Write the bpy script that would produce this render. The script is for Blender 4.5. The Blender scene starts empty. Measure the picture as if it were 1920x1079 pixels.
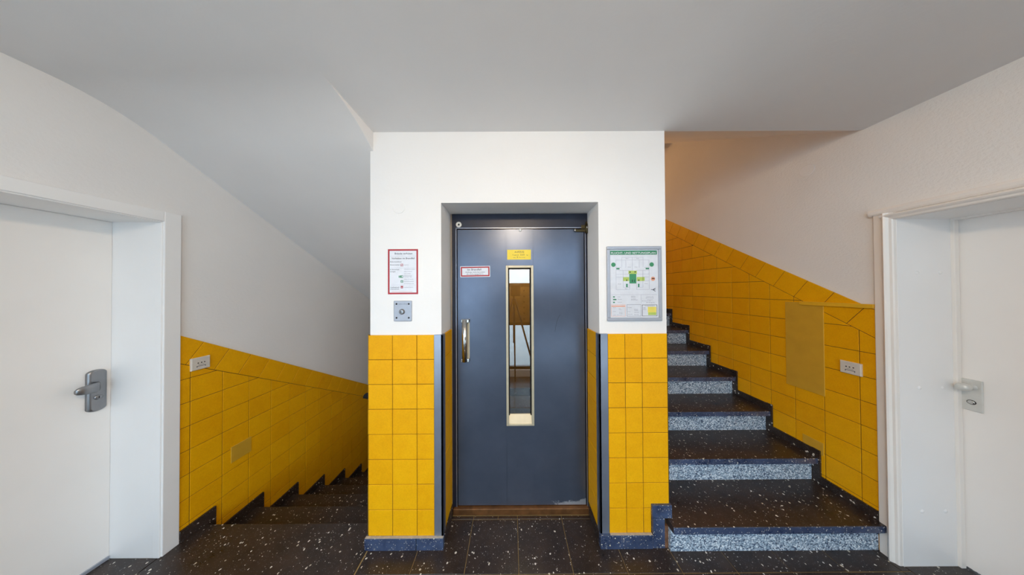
import bpy, bmesh, math, random
from mathutils import Matrix, Vector
random.seed(7)
S = bpy.context.scene
COL = S.collection

# ------------------------------------------------------------------ camera
F_PX = 395.85                      # focal length for a 1920 px wide frame
YAW, PITCH, ROLL = -0.00143, 0.00835, -0.00557
cam_d = bpy.data.cameras.new('camera')
cam_d.sensor_width = 36.0
cam_d.lens = 36.0 * F_PX / 1920.0
cam_d.clip_start = 0.02
cam = bpy.data.objects.new('camera', cam_d)
COL.objects.link(cam)
R = Matrix.Rotation(YAW, 4, 'Z') @ Matrix.Rotation(PITCH, 4, 'X') @ Matrix.Rotation(-ROLL, 4, 'Y') @ Matrix.Rotation(math.radians(90), 4, 'X')
cam.matrix_world = Matrix.Translation((0, -1.284, 1.5403)) @ R
S.camera = cam

# ------------------------------------------------------------------ world, daylight, exposure
WORLD_STRENGTH = 5.6
WORLD_COLOR = (0.63, 0.81, 1.0, 1)
LAMP_STRENGTH = 150.0
LAMP_COLOR = (1.0, 0.76, 0.50, 1)
EXPOSURE = -0.10
W = bpy.data.worlds.new('overcast_sky'); S.world = W; W.use_nodes = True
bgn = W.node_tree.nodes['Background']
bgn.inputs['Color'].default_value = WORLD_COLOR
bgn.inputs['Strength'].default_value = WORLD_STRENGTH
S.view_settings.view_transform = 'Standard'
S.view_settings.look = 'None'
S.view_settings.gamma = 1.0
S.view_settings.use_curve_mapping = False
S.view_settings.exposure = EXPOSURE
try:
    S.cycles.use_denoising = True
    S.cycles.max_bounces = 14
    S.cycles.diffuse_bounces = 8
    S.cycles.transparent_max_bounces = 16
    S.cycles.sample_clamp_indirect = 10.0
except Exception:
    pass

def portal(name, x0, x1, z0, z1, y):
    l = bpy.data.lights.new(name, 'AREA'); l.shape = 'RECTANGLE'; l.size = x1 - x0; l.size_y = z1 - z0
    l.cycles.is_portal = True
    o = bpy.data.objects.new(name, l); COL.objects.link(o)
    o.location = ((x0 + x1) / 2, y, (z0 + z1) / 2); o.rotation_euler = (math.radians(90), 0, 0)   # faces +y

# ------------------------------------------------------------------ dimensions (metres)
XL, XR = -2.05, 2.155            # side walls
CEIL = 2.506
YB = -2.0                        # entrance wall, behind the camera
SX0, SX1 = -0.859, 0.940         # elevator shaft
OX0, OX1, OZ = -0.428, 0.531, 2.070   # recess opening
REC = 0.187
H, G, Y1, NOSE = 0.1724, 0.269, -0.037, 0.031      # stairs going up (right)
HL, GL, YL = 0.172, 0.280, 0.125                    # stairs going down (left), first nosing
YEND = 3.0

# ------------------------------------------------------------------ materials
def srgb(r, g, b):
    f = lambda c: (c / 255 / 12.92) if c / 255 <= 0.04045 else ((c / 255 + 0.055) / 1.055) ** 2.4
    return (f(r), f(g), f(b), 1)

MATS = {}
def newmat(name):
    m = bpy.data.materials.new(name); m.use_nodes = True
    nt = m.node_tree
    b = nt.nodes['Principled BSDF']
    MATS[name] = m
    return m, nt, b

def pos(nt, scale=1.0):
    g = nt.nodes.new('ShaderNodeNewGeometry')
    return g.outputs['Position']

def noise(nt, vec, scale, detail=3.0, rough=0.5):
    n = nt.nodes.new('ShaderNodeTexNoise'); n.inputs['Scale'].default_value = scale
    n.inputs['Detail'].default_value = detail; n.inputs['Roughness'].default_value = rough
    nt.links.new(vec, n.inputs['Vector'])
    return n

def ramp(nt, fac, stops):
    r = nt.nodes.new('ShaderNodeValToRGB')
    e = r.color_ramp.elements
    e[0].position, e[0].color = stops[0]
    e[1].position, e[1].color = stops[-1]
    for p, c in stops[1:-1]:
        k = e.new(p); k.color = c
    nt.links.new(fac, r.inputs['Fac'])
    return r

def mix(nt, fac, a, b):
    m = nt.nodes.new('ShaderNodeMix'); m.data_type = 'RGBA'
    if isinstance(fac, float): m.inputs[0].default_value = fac
    else: nt.links.new(fac, m.inputs[0])
    for s, v in ((6, a), (7, b)):
        if isinstance(v, tuple): m.inputs[s].default_value = v
        else: nt.links.new(v, m.inputs[s])
    return m.outputs[2]

def bump(nt, b, height, strength, dist=0.002):
    n = nt.nodes.new('ShaderNodeBump'); n.inputs['Strength'].default_value = strength
    n.inputs['Distance'].default_value = dist
    nt.links.new(height, n.inputs['Height']); nt.links.new(n.outputs['Normal'], b.inputs['Normal'])

def plain(name, c, rough=0.5, metal=0.0, spec=0.5, var=0.0, vscale=30.0):
    m, nt, b = newmat(name)
    b.inputs['Roughness'].default_value = rough
    b.inputs['Metallic'].default_value = metal
    b.inputs['Specular IOR Level'].default_value = spec
    p = pos(nt)
    n = noise(nt, p, vscale, 3)
    v = var if var else 0.04
    lo = tuple(x * (1 - v) for x in c[:3]) + (1,)
    hi = tuple(min(1, x * (1 + v)) for x in c[:3]) + (1,)
    r = ramp(nt, n.outputs['Fac'], [(0.3, lo), (0.7, hi)])
    nt.links.new(r.outputs['Color'], b.inputs['Base Color'])
    return m

def plaster(name, c, bumpy, scale):
    m, nt, b = newmat(name)
    b.inputs['Roughness'].default_value = 0.85
    b.inputs['Specular IOR Level'].default_value = 0.25
    p = pos(nt)
    n1 = noise(nt, p, 1.3, 4); n2 = noise(nt, p, scale, 5, 0.6)
    lo = tuple(x * 0.955 for x in c[:3]) + (1,)
    r = ramp(nt, n1.outputs['Fac'], [(0.35, lo), (0.65, c)])
    nt.links.new(r.outputs['Color'], b.inputs['Base Color'])
    bump(nt, b, n2.outputs['Fac'], bumpy, 0.004)
    return m

plaster('plaster', srgb(240, 237, 234), 0.25, 60)
plaster('plaster_rough', srgb(238, 235, 231), 0.55, 85)
plaster('plaster_ceiling', srgb(236, 233, 231), 0.12, 60)

def tile_mat():
    m, nt, b = newmat('yellow_glaze')
    b.inputs['Roughness'].default_value = 0.5
    b.inputs['Specular IOR Level'].default_value = 0.18
    p = pos(nt)
    n1 = noise(nt, p, 14, 4, 0.6); n2 = noise(nt, p, 160, 2)
    oi = nt.nodes.new('ShaderNodeObjectInfo')
    a = ramp(nt, n1.outputs['Fac'], [(0.3, srgb(232, 163, 3)), (0.7, srgb(242, 177, 8))])
    v = ramp(nt, oi.outputs['Random'], [(0.0, srgb(230, 160, 2)), (1.0, srgb(243, 180, 10))])
    c = mix(nt, 0.45, a.outputs['Color'], v.outputs['Color'])
    s = ramp(nt, n2.outputs['Fac'], [(0.35, (0.90, 0.88, 0.8, 1)), (0.6, (1, 1, 1, 1))])
    mm = nt.nodes.new('ShaderNodeMix'); mm.data_type = 'RGBA'; mm.blend_type = 'MULTIPLY'; mm.inputs[0].default_value = 0.6
    nt.links.new(c, mm.inputs[6]); nt.links.new(s.outputs['Color'], mm.inputs[7])
    nt.links.new(mm.outputs[2], b.inputs['Base Color'])
    bump(nt, b, n1.outputs['Fac'], 0.06, 0.003)
tile_mat()
plain('grout', srgb(62, 44, 16), 0.9, var=0.15)
plain('floor_joint', srgb(150, 128, 82), 0.9, var=0.15)
plain('dull_yellow', srgb(205, 158, 46), 0.55, spec=0.3, var=0.05, vscale=12)
plain('trunking_yellow', srgb(228, 176, 40), 0.4)

def chips(nt, p, scale, share, distort=0.0):
    """mask of whole voronoi cells picked at random: angular stone chips"""
    if distort:
        n = noise(nt, p, scale * 0.6, 2)
        s = nt.nodes.new('ShaderNodeVectorMath'); s.operation = 'SCALE'; s.inputs['Scale'].default_value = distort
        nt.links.new(n.outputs['Color'], s.inputs[0])
        a = nt.nodes.new('ShaderNodeVectorMath'); a.operation = 'ADD'
        nt.links.new(p, a.inputs[0]); nt.links.new(s.outputs[0], a.inputs[1]); p = a.outputs[0]
    v = nt.nodes.new('ShaderNodeTexVoronoi'); v.feature = 'F1'; v.inputs['Scale'].default_value = scale
    nt.links.new(p, v.inputs['Vector'])
    sep = nt.nodes.new('ShaderNodeSeparateColor'); nt.links.new(v.outputs['Color'], sep.inputs[0])
    gt = nt.nodes.new('ShaderNodeMath'); gt.operation = 'GREATER_THAN'; gt.inputs[1].default_value = 1 - share
    nt.links.new(sep.outputs[0], gt.inputs[0])
    lt = nt.nodes.new('ShaderNodeMath'); lt.operation = 'LESS_THAN'; lt.inputs[1].default_value = 0.42
    nt.links.new(v.outputs['Distance'], lt.inputs[0])
    mu = nt.nodes.new('ShaderNodeMath'); mu.operation = 'MULTIPLY'
    nt.links.new(gt.outputs[0], mu.inputs[0]); nt.links.new(lt.outputs[0], mu.inputs[1])
    return mu.outputs[0], sep.outputs[1]

def terrazzo(name, lo, hi, big, small, rough, spec, bigscale=85):
    m, nt, b = newmat(name)
    p = pos(nt)
    n = noise(nt, p, 9, 5, 0.65)
    base = ramp(nt, n.outputs['Fac'], [(0.3, lo), (0.7, hi)]).outputs['Color']
    k1, t1 = chips(nt, p, 260, 0.10)
    c = mix(nt, k1, base, srgb(92, 90, 92))
    k2, t2 = chips(nt, p, 190, small)
    c = mix(nt, k2, c, ramp(nt, t2, [(0, srgb(165, 160, 150)), (1, srgb(228, 224, 215))]).outputs['Color'])
    k3, t3 = chips(nt, p, bigscale, big, 0.012)
    c = mix(nt, k3, c, ramp(nt, t3, [(0, srgb(200, 190, 170)), (1, srgb(240, 238, 232))]).outputs['Color'])
    nt.links.new(c, b.inputs['Base Color'])
    rr = ramp(nt, n.outputs['Fac'], [(0.3, (rough, rough, rough, 1)), (0.7, (rough + .12,) * 3 + (1,))])
    nt.links.new(rr.outputs['Color'], b.inputs['Roughness'])
    b.inputs['Specular IOR Level'].default_value = spec
terrazzo('terrazzo', srgb(35, 29, 28), srgb(60, 47, 40), 0.036, 0.030, 0.27, 0.5)
terrazzo('terrazzo_daylit', srgb(38, 50, 78), srgb(70, 86, 118), 0.03, 0.09, 0.25, 0.8, 100)  # same dark stone, with blue daylight on front faces put into the colour
def riser_mat():
    m, nt, b = newmat('terrazzo_riser')
    p = pos(nt)
    v = nt.nodes.new('ShaderNodeTexVoronoi'); v.inputs['Scale'].default_value = 165
    nt.links.new(p, v.inputs['Vector'])
    sep = nt.nodes.new('ShaderNodeSeparateColor'); nt.links.new(v.outputs['Color'], sep.inputs[0])
    r = ramp(nt, sep.outputs[0], [(0.0, srgb(56, 70, 92)), (0.20, srgb(78, 96, 120)), (0.26, srgb(138, 156, 174)), (0.70, srgb(164, 182, 198)), (0.76, srgb(206, 218, 228)), (1.0, srgb(236, 242, 246))])
    r.color_ramp.interpolation = 'LINEAR'
    k3, t3 = chips(nt, p, 100, 0.02, 0.01)
    c = mix(nt, k3, r.outputs['Color'], srgb(240, 242, 242))
    nt.links.new(c, b.inputs['Base Color'])
    b.inputs['Roughness'].default_value = 0.4
riser_mat()

def elevator_paint():
    m, nt, b = newmat('elevator_paint')
    p = pos(nt)
    n = noise(nt, p, 2.2, 5, 0.6); n2 = noise(nt, p, 180, 2)
    r = ramp(nt, n.outputs['Fac'], [(0.3, srgb(80, 88, 104)), (0.7, srgb(94, 102, 119))])
    # worn bare patch at the foot of the leaf, on the hinge side
    sx = nt.nodes.new('ShaderNodeSeparateXYZ'); nt.links.new(p, sx.inputs[0])
    n3 = noise(nt, p, 24, 4, 0.7)
    zz = nt.nodes.new('ShaderNodeMapRange'); zz.inputs['From Min'].default_value = 0.045; zz.inputs['From Max'].default_value = 0.105
    zz.inputs['To Min'].default_value = 1.0; zz.inputs['To Max'].default_value = 0.0
    nt.links.new(sx.outputs['Z'], zz.inputs['Value'])
    xx = nt.nodes.new('ShaderNodeMapRange'); xx.inputs['From Min'].default_value = 0.15; xx.inputs['From Max'].default_value = 0.50
    nt.links.new(sx.outputs['X'], xx.inputs['Value'])
    mu = nt.nodes.new('ShaderNodeMath'); mu.operation = 'MULTIPLY'; nt.links.new(zz.outputs[0], mu.inputs[0]); nt.links.new(xx.outputs[0], mu.inputs[1])
    ad = nt.nodes.new('ShaderNodeMath'); ad.operation = 'ADD'; nt.links.new(mu.outputs[0], ad.inputs[0]); nt.links.new(n3.outputs['Fac'], ad.inputs[1])
    wr = ramp(nt, ad.outputs[0], [(0.80, (0, 0, 0, 1)), (0.90, (1, 1, 1, 1))])
    c = mix(nt, wr.outputs['Color'], r.outputs['Color'], srgb(176, 182, 190))
    nt.links.new(c, b.inputs['Base Color'])
    b.inputs['Metallic'].default_value = 0.6
    b.inputs['Roughness'].default_value = 0.3
    b.inputs['Specular IOR Level'].default_value = 0.5
    bump(nt, b, n2.outputs['Fac'], 0.04, 0.001)
elevator_paint()
plain('frame_paint', srgb(28, 32, 48), 0.4, 0.2, var=0.1)
plain('steel_angle', srgb(152, 158, 172), 0.34, 0.75, var=0.08, vscale=6)
plain('chrome', srgb(205, 203, 198), 0.22, 1.0)
plain('aluminium', srgb(172, 176, 186), 0.45, 0.35)
plain('cream_metal', srgb(196, 184, 158), 0.45, 0.4)
plain('satin_steel', srgb(150, 150, 152), 0.34, 0.9)
plain('silver_plate', srgb(214, 212, 206), 0.4, 0.25)
plain('brass_dark', srgb(74, 66, 44), 0.4, 0.8)
plain('black', srgb(14, 14, 16), 0.5)
plain('black_rubber', srgb(16, 15, 18), 0.6, spec=0.2)
plain('door_white', srgb(245, 240, 235), 0.45, spec=0.4, var=0.015, vscale=3)
plain('frame_white', srgb(244, 242, 240), 0.35, spec=0.45, var=0.015, vscale=3)
plain('old_white', srgb(242, 236, 229), 0.35, spec=0.45, var=0.02, vscale=5)
plain('plastic_white', srgb(214, 206, 194), 0.5, spec=0.3)
plain('paper', srgb(224, 225, 231), 0.35)
plain('paper_grey', srgb(214, 216, 222), 0.3)
plain('ink', srgb(70, 70, 82), 0.6)
plain('ink_grey', srgb(128, 128, 142), 0.6)
plain('ink_light', srgb(176, 176, 190), 0.6)
plain('red_print', srgb(168, 30, 40), 0.45)
plain('orange_print', srgb(226, 160, 130), 0.5)
plain('green_print', srgb(44, 128, 88), 0.5)
plain('green_mid', srgb(60, 140, 96), 0.5)
plain('green_lime', srgb(176, 196, 96), 0.5)
plain('yellow_print', srgb(240, 208, 40), 0.45)
plain('yellow_map', srgb(226, 208, 96), 0.5)
plain('sill_brown', srgb(118, 78, 44), 0.4, 0.5, var=0.3, vscale=20)
plain('mortar_grey', srgb(176, 166, 152), 0.9, var=0.12, vscale=60)
plain('rust', srgb(110, 74, 50), 0.7, var=0.3, vscale=40)
plain('concrete', srgb(120, 118, 114), 0.9, var=0.08, vscale=5)
plain('pavement_grey', srgb(186, 184, 180), 0.9, var=0.08, vscale=3)
plain('cabin_wood', srgb(160, 116, 52), 0.45, var=0.12, vscale=9)
plain('cabin_dark', srgb(40, 26, 16), 0.5)
plain('mailbox_brown', srgb(140, 112, 70), 0.4, 0.3)
plain('anodised_dark', srgb(58, 52, 46), 0.4, 0.6)

def glass(name, refl, tint=(1, 1, 1, 1)):
    m = bpy.data.materials.new(name); m.use_nodes = True; MATS[name] = m
    nt = m.node_tree; nt.nodes.clear()
    o = nt.nodes.new('ShaderNodeOutputMaterial'); t = nt.nodes.new('ShaderNodeBsdfTransparent'); g = nt.nodes.new('ShaderNodeBsdfGlossy')
    t.inputs['Color'].default_value = tint; g.inputs['Roughness'].default_value = 0.0
    x = nt.nodes.new('ShaderNodeMixShader'); x.inputs[0].default_value = refl
    nt.links.new(t.outputs[0], x.inputs[1]); nt.links.new(g.outputs[0], x.inputs[2]); nt.links.new(x.outputs[0], o.inputs['Surface'])
glass('window_glass', 0.06, (0.96, 0.98, 0.98, 1))
glass('lift_glass', 0.24, (0.8, 0.86, 0.86, 1))
def emit(name, c, s):
    m, nt, b = newmat(name)
    b.inputs['Base Color'].default_value = (0.8, 0.8, 0.8, 1)
    b.inputs['Emission Color'].default_value = c; b.inputs['Emission Strength'].default_value = s
emit('lamp_glow', LAMP_COLOR, LAMP_STRENGTH)
emit('landing_glow', (1.0, 0.56, 0.24, 1), 95.0)
emit('cabin_glow', (1.0, 0.78, 0.45, 1), 42.0)

# ------------------------------------------------------------------ mesh helpers
def obj(name, bm, mat, parent=None, smooth=False):
    me = bpy.data.meshes.new(name)
    bmesh.ops.recalc_face_normals(bm, faces=bm.faces)
    if smooth:
        for f in bm.faces: f.smooth = True
    bm.to_mesh(me); bm.free()
    me.materials.append(MATS[mat])
    o = bpy.data.objects.new(name, me); COL.objects.link(o)
    if parent is not None: o.parent = parent
    return o

def tag(o, label=None, cat=None, group=None, kind=None):
    if label: o['label'] = label
    if cat: o['category'] = cat
    if group: o['group'] = group
    if kind: o['kind'] = kind
    return o

def thing(name, label, cat, loc, group=None, kind=None):
    o = bpy.data.objects.new(name, None); o.empty_display_size = 0.05
    COL.objects.link(o)
    o.location = loc
    return tag(o, label, cat, group, kind)

def box(bm, x0, x1, y0, y1, z0, z1, bev=0.0, seg=2):
    t = bmesh.new()
    vs = [t.verts.new((x, y, z)) for z in (z0, z1) for y in (y0, y1) for x in (x0, x1)]
    for f in ((0, 2, 3, 1), (4, 5, 7, 6), (0, 1, 5, 4), (2, 6, 7, 3), (0, 4, 6, 2), (1, 3, 7, 5)):
        t.faces.new([vs[i] for i in f])
    if bev: bmesh.ops.bevel(t, geom=list(t.edges), offset=bev, segments=seg, affect='EDGES', profile=0.5)
    merge(bm, t)

def merge(bm, t):
    bmesh.ops.recalc_face_normals(t, faces=t.faces)
    m = {v: bm.verts.new(v.co) for v in t.verts}
    for f in t.faces:
        nf = bm.faces.new([m[v] for v in f.verts]); nf.smooth = f.smooth
    t.free()

def cyl(bm, a, b, r0, r1=None, n=16, caps=True):
    a, b = Vector(a), Vector(b); r1 = r0 if r1 is None else r1
    d = (b - a).normalized(); u = d.orthogonal().normalized(); w = d.cross(u)
    A = [bm.verts.new(a + (u * math.cos(2 * math.pi * i / n) + w * math.sin(2 * math.pi * i / n)) * r0) for i in range(n)]
    B = [bm.verts.new(b + (u * math.cos(2 * math.pi * i / n) + w * math.sin(2 * math.pi * i / n)) * r1) for i in range(n)]
    for i in range(n):
        f = bm.faces.new((A[i], A[(i + 1) % n], B[(i + 1) % n], B[i])); f.smooth = True
    if caps: bm.faces.new(A[::-1]); bm.faces.new(B)

def lathe(bm, c, axis, prof, n=24):
    """prof: list of (distance along axis, radius)"""
    c = Vector(c); d = Vector(axis).normalized(); u = d.orthogonal().normalized(); w = d.cross(u)
    rings = []
    for s, r in prof:
        if r < 1e-5: rings.append([bm.verts.new(c + d * s)]); continue
        rings.append([bm.verts.new(c + d * s + (u * math.cos(2 * math.pi * i / n) + w * math.sin(2 * math.pi * i / n)) * r) for i in range(n)])
    for a, b in zip(rings, rings[1:]):
        for i in range(n):
            j = (i + 1) % n
            q = [a[i % len(a)], a[j % len(a)], b[j % len(b)], b[i % len(b)]]
            q2 = []
            for v in q:
                if v not in q2: q2.append(v)
            if len(q2) > 2:
                f = bm.faces.new(q2); f.smooth = True

def clip(poly, a, b, c):
    """keep a*u+b*v<=c"""
    out = []
    n = len(poly)
    for i in range(n):
        p, q = poly[i], poly[(i + 1) % n]
        dp = a * p[0] + b * p[1] - c; dq = a * q[0] + b * q[1] - c
        if dp <= 0: out.append(p)
        if (dp < 0 < dq) or (dq < 0 < dp):
            t = dp / (dp - dq); out.append((p[0] + t * (q[0] - p[0]), p[1] + t * (q[1] - p[1])))
    return out

def area(p): return 0.5 * sum(p[i][0] * p[(i + 1) % len(p)][1] - p[(i + 1) % len(p)][0] * p[i][1] for i in range(len(p)))

def clean(p, eps=0.0015):
    out = []
    for q in p:
        if not out or math.hypot(q[0] - out[-1][0], q[1] - out[-1][1]) > eps: out.append(q)
    while len(out) > 1 and math.hypot(out[0][0] - out[-1][0], out[0][1] - out[-1][1]) < eps: out.pop()
    return out

def inset(poly, d):
    """inset a convex polygon"""
    p = clean(poly)
    if len(p) < 3: return []
    if area(p) < 0: p = p[::-1]
    out = p
    for i in range(len(p)):
        a, b = p[i], p[(i + 1) % len(p)]
        dx, dy = b[0] - a[0], b[1] - a[1]; l = math.hypot(dx, dy)
        nx, ny = dy / l, -dx / l        # outward normal of a ccw polygon
        out = clip(out, nx, ny, nx * a[0] + ny * a[1] - d)
        if len(out) < 3: return []
    return clean(out, 1e-5)

def slab(bm, poly, place, t0, t1, cham=0.0012):
    """a tile: outline poly, from depth t0 to t1 with a chamfered face. place(u,v,t)->xyz"""
    if area(poly) < 0: poly = poly[::-1]
    fr = inset(poly, cham) if cham else poly
    if len(fr) != len(poly): fr = poly; cham = 0
    n = len(poly)
    A = [bm.verts.new(place(u, v, t0)) for u, v in poly]
    B = [bm.verts.new(place(u, v, t1 - cham)) for u, v in poly]
    bm.faces.new(A[::-1])
    def ring(P, Q):
        for i in range(n): bm.faces.new((P[i], P[(i + 1) % n], Q[(i + 1) % n], Q[i]))
    ring(A, B)
    if cham:
        C = [bm.verts.new(place(u, v, t1)) for u, v in fr]
        ring(B, C); bm.faces.new(C)
    else: bm.faces.new(B)

def prism(bm, poly, place, t0, t1):
    n = len(poly)
    A = [bm.verts.new(place(u, v, t0)) for u, v in poly]; B = [bm.verts.new(place(u, v, t1)) for u, v in poly]
    bm.faces.new(A[::-1]); bm.faces.new(B)
    for i in range(n): bm.faces.new((A[i], A[(i + 1) % n], B[(i + 1) % n], B[i]))

on_left = lambda u, v, t: (XL + t, u, v)        # u = y, v = z
on_right = lambda u, v, t: (XR - t, u, v)
on_front = lambda u, v, t: (u, -t, v)           # u = x
on_floor = lambda u, v, t: (u, v, t)
JOINT = 0.0015                                   # half a joint

def tile(name, poly, place, parent, t0=0.002, t1=0.010, mat='yellow_glaze', joint=JOINT):
    p = inset(poly, joint)
    if len(p) < 3 or abs(area(p)) < 1.2e-4: return None
    bm = bmesh.new(); j = random.uniform(-0.0006, 0.0006)
    slab(bm, p, place, t0, t1 + j)
    return obj(name, bm, mat, parent)

def bx(name, mat, parent, *a, bev=0.0, seg=2):
    bm = bmesh.new(); box(bm, *a, bev=bev, seg=seg); return obj(name, bm, mat, parent)

# flat lettering
def text_verts(body, size=1.0, align='LEFT', font_bold=False):
    c = bpy.data.curves.new('t', 'FONT'); c.body = body; c.size = size; c.align_x = align; c.resolution_u = 2
    if font_bold: c.offset = 0.012
    o = bpy.data.objects.new('t', c)
    me = bpy.data.meshes.new_from_object(o)
    vs = [(v.co.x, v.co.y) for v in me.vertices]; fs = [list(p.vertices) for p in me.polygons]
    bpy.data.meshes.remove(me); bpy.data.objects.remove(o); bpy.data.curves.remove(c)
    return vs, fs

def letter(bm, body, u, v, h, place, t, width=None, align='LEFT', bold=False):
    """cap height about h, baseline at v; squeezed to width when given"""
    vs, fs = text_verts(body, 1.0, 'LEFT', bold)
    if not vs: return
    x0 = min(a for a, _ in vs); x1 = max(a for a, _ in vs)
    sy = h / 0.70; sx = sy
    if width: sx = width / (x1 - x0)
    w = (x1 - x0) * sx
    off = u - x0 * sx - (0 if align == 'LEFT' else (w / 2 if align == 'CENTER' else w))
    V = [bm.verts.new(place(off + a * sx, v + b * sy, t)) for a, b in vs]
    for f in fs:
        try: bm.faces.new([V[i] for i in f])
        except ValueError: pass

def rect(bm, u0, u1, v0, v1, place, t, th=0.0004):
    prism(bm, [(u0, v0), (u1, v0), (u1, v1), (u0, v1)], place, t - th, t)

def outline(bm, u0, u1, v0, v1, w, place, t, th=0.0004):
    rect(bm, u0, u1, v0, v0 + w, place, t, th); rect(bm, u0, u1, v1 - w, v1, place, t, th)
    rect(bm, u0, u0 + w, v0 + w, v1 - w, place, t, th); rect(bm, u1 - w, u1, v0 + w, v1 - w, place, t, th)

def disc(bm, u, v, r, place, t, th=0.0004, n=24):
    prism(bm, [(u + r * math.cos(2 * math.pi * i / n), v + r * math.sin(2 * math.pi * i / n)) for i in range(n)], place, t - th, t)

# ------------------------------------------------------------------ the setting
# left wall with door opening
LD_Y1, LD_Y0, LD_Z, LD_X = -0.049, -0.960, 1.946, -2.330
RD_Y1, RD_Y0, RD_Z, RD_X = -0.110, -1.000, 1.921, 2.478
def wall_boxes(xa, xb, y1, y0, zd):
    bm = bmesh.new()
    box(bm, xa, xb, y1, YEND, -2.2, 4.2)
    box(bm, xa, xb, y0, y1, zd, 2.76)
    box(bm, xa, xb, y0, y1, -0.3, -0.012)
    box(bm, xa, xb, YB - 0.12, y0, -0.3, 2.76)
    return bm
wl = tag(obj('wall_left', wall_boxes(XL - 0.40, XL, LD_Y1, LD_Y0, LD_Z), 'plaster'), 'white plastered left wall with sloping yellow tile dado along the descending stairs', 'wall', kind='structure')
wr = tag(obj('wall_right', wall_boxes(XR, XR + 0.42, RD_Y1, RD_Y0, RD_Z), 'plaster_rough'), 'white rough plastered right wall with rising yellow tile dado along the stairs', 'wall', kind='structure')
# elevator shaft (front wall)
bm = bmesh.new()
box(bm, SX0, OX0, 0, REC + 0.06, -2.2, 4.2)
box(bm, OX1, SX1, 0, REC + 0.06, -2.2, 4.2)
box(bm, OX0, OX1, 0, REC + 0.06, OZ, 4.2)
box(bm, OX0, OX1, 0, REC + 0.06, -2.2, -0.012)
box(bm, SX0, SX0 + 0.12, REC + 0.06, 1.75, -2.2, 4.2)
box(bm, SX1 - 0.12, SX1, REC + 0.06, 1.75, -2.2, 4.2)
box(bm, SX0 + 0.12, SX1 - 0.12, 1.63, 1.75, -2.2, 4.2)
wf = tag(obj('wall_front', bm, 'plaster'), 'white elevator shaft wall with yellow tiled lower part around the grey door', 'wall', kind='structure')
# far stairwell wall, then unseen closures added to keep sky light out
bm = bmesh.new(); box(bm, XL - 0.4, XR + 0.42, YEND, YEND + 0.2, -2.2, 4.2)
tag(obj('wall_stairwell', bm, 'plaster'), 'white far wall of the stairwell behind the elevator shaft', 'wall', kind='structure')
bm = bmesh.new(); box(bm, XL - 0.4, XR + 0.42, -0.50, -0.34, 2.76, 4.2)  # added out of view to block sky light above the ceiling
tag(obj('light_block_upper', bm, 'plaster'), 'added unseen screen keeping sky light out of the upper stairwell', 'wall', kind='structure')
bm = bmesh.new(); box(bm, XL - 0.4, XR + 0.42, -0.40, -0.16, -2.2, -0.30); box(bm, XL - 0.4, XR + 0.42, -0.40, YEND + 0.2, -2.4, -2.2)  # added out of view to stop sky light leaking in from below
tag(obj('light_block_lower', bm, 'concrete'), 'added unseen concrete screen keeping sky light out below the floor', 'wall', kind='structure')
# ceiling
bm = bmesh.new()
box(bm, -0.841, XR, YB - 0.12, 0.003, CEIL, 2.76)
box(bm, XL, -0.841, YB - 0.12, -0.36, CEIL, 2.76)
ce = tag(obj('ceiling', bm, 'plaster_ceiling'), 'flat off-white plaster ceiling of the hall', 'ceiling', kind='structure')
bm = bmesh.new(); box(bm, XL - 0.4, XR + 0.42, -0.50, YEND + 0.2, 4.2, 4.3)  # unseen top cap added against sky light
obj('light_block_top', bm, 'plaster_ceiling', ce)
# soffits
def soffit_z(y):
    # flat ceiling running through a rounded bend into the straight slope
    m, L, ym = 0.556, 0.30, -0.210
    if y < ym - L / 2: return CEIL
    if y > ym + L / 2: return CEIL - m * (y - ym)
    t = (y - ym + L / 2) / L
    return CEIL - m * L / 2 * t * t
prof = [(-0.36 + 0.30 * i / 30, soffit_z(-0.36 + 0.30 * i / 30)) for i in range(31)] + [(0.2, soffit_z(0.2)), (2.0, soffit_z(2.0))]
bm = bmesh.new()
prism(bm, prof + [(2.0, 1.52), (0.06, 2.60), (-0.1, 2.76), (-0.36, 2.76)], lambda u, v, t: (t, u, v), XL, -0.8415)
so = obj('stair_soffit', bm, 'plaster_ceiling', ce)
so['label'] = 'sloping underside of the flight above the left stairs'
bm = bmesh.new()
prism(bm, [(0.003, CEIL), (1.95, CEIL + 0.645 * 1.947), (1.95, 4.1), (1.4, 3.72), (0.003, 2.76)], lambda u, v, t: (t, u, v), SX1, XR)
so2 = obj('stair_soffit', bm, 'plaster_ceiling', ce); so2['label'] = 'rising underside of the flight above the right stairs'
bx('landing_beam', 'plaster_ceiling', ce, SX1, XR, 1.95, 2.15, 3.40, 4.1)

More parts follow.
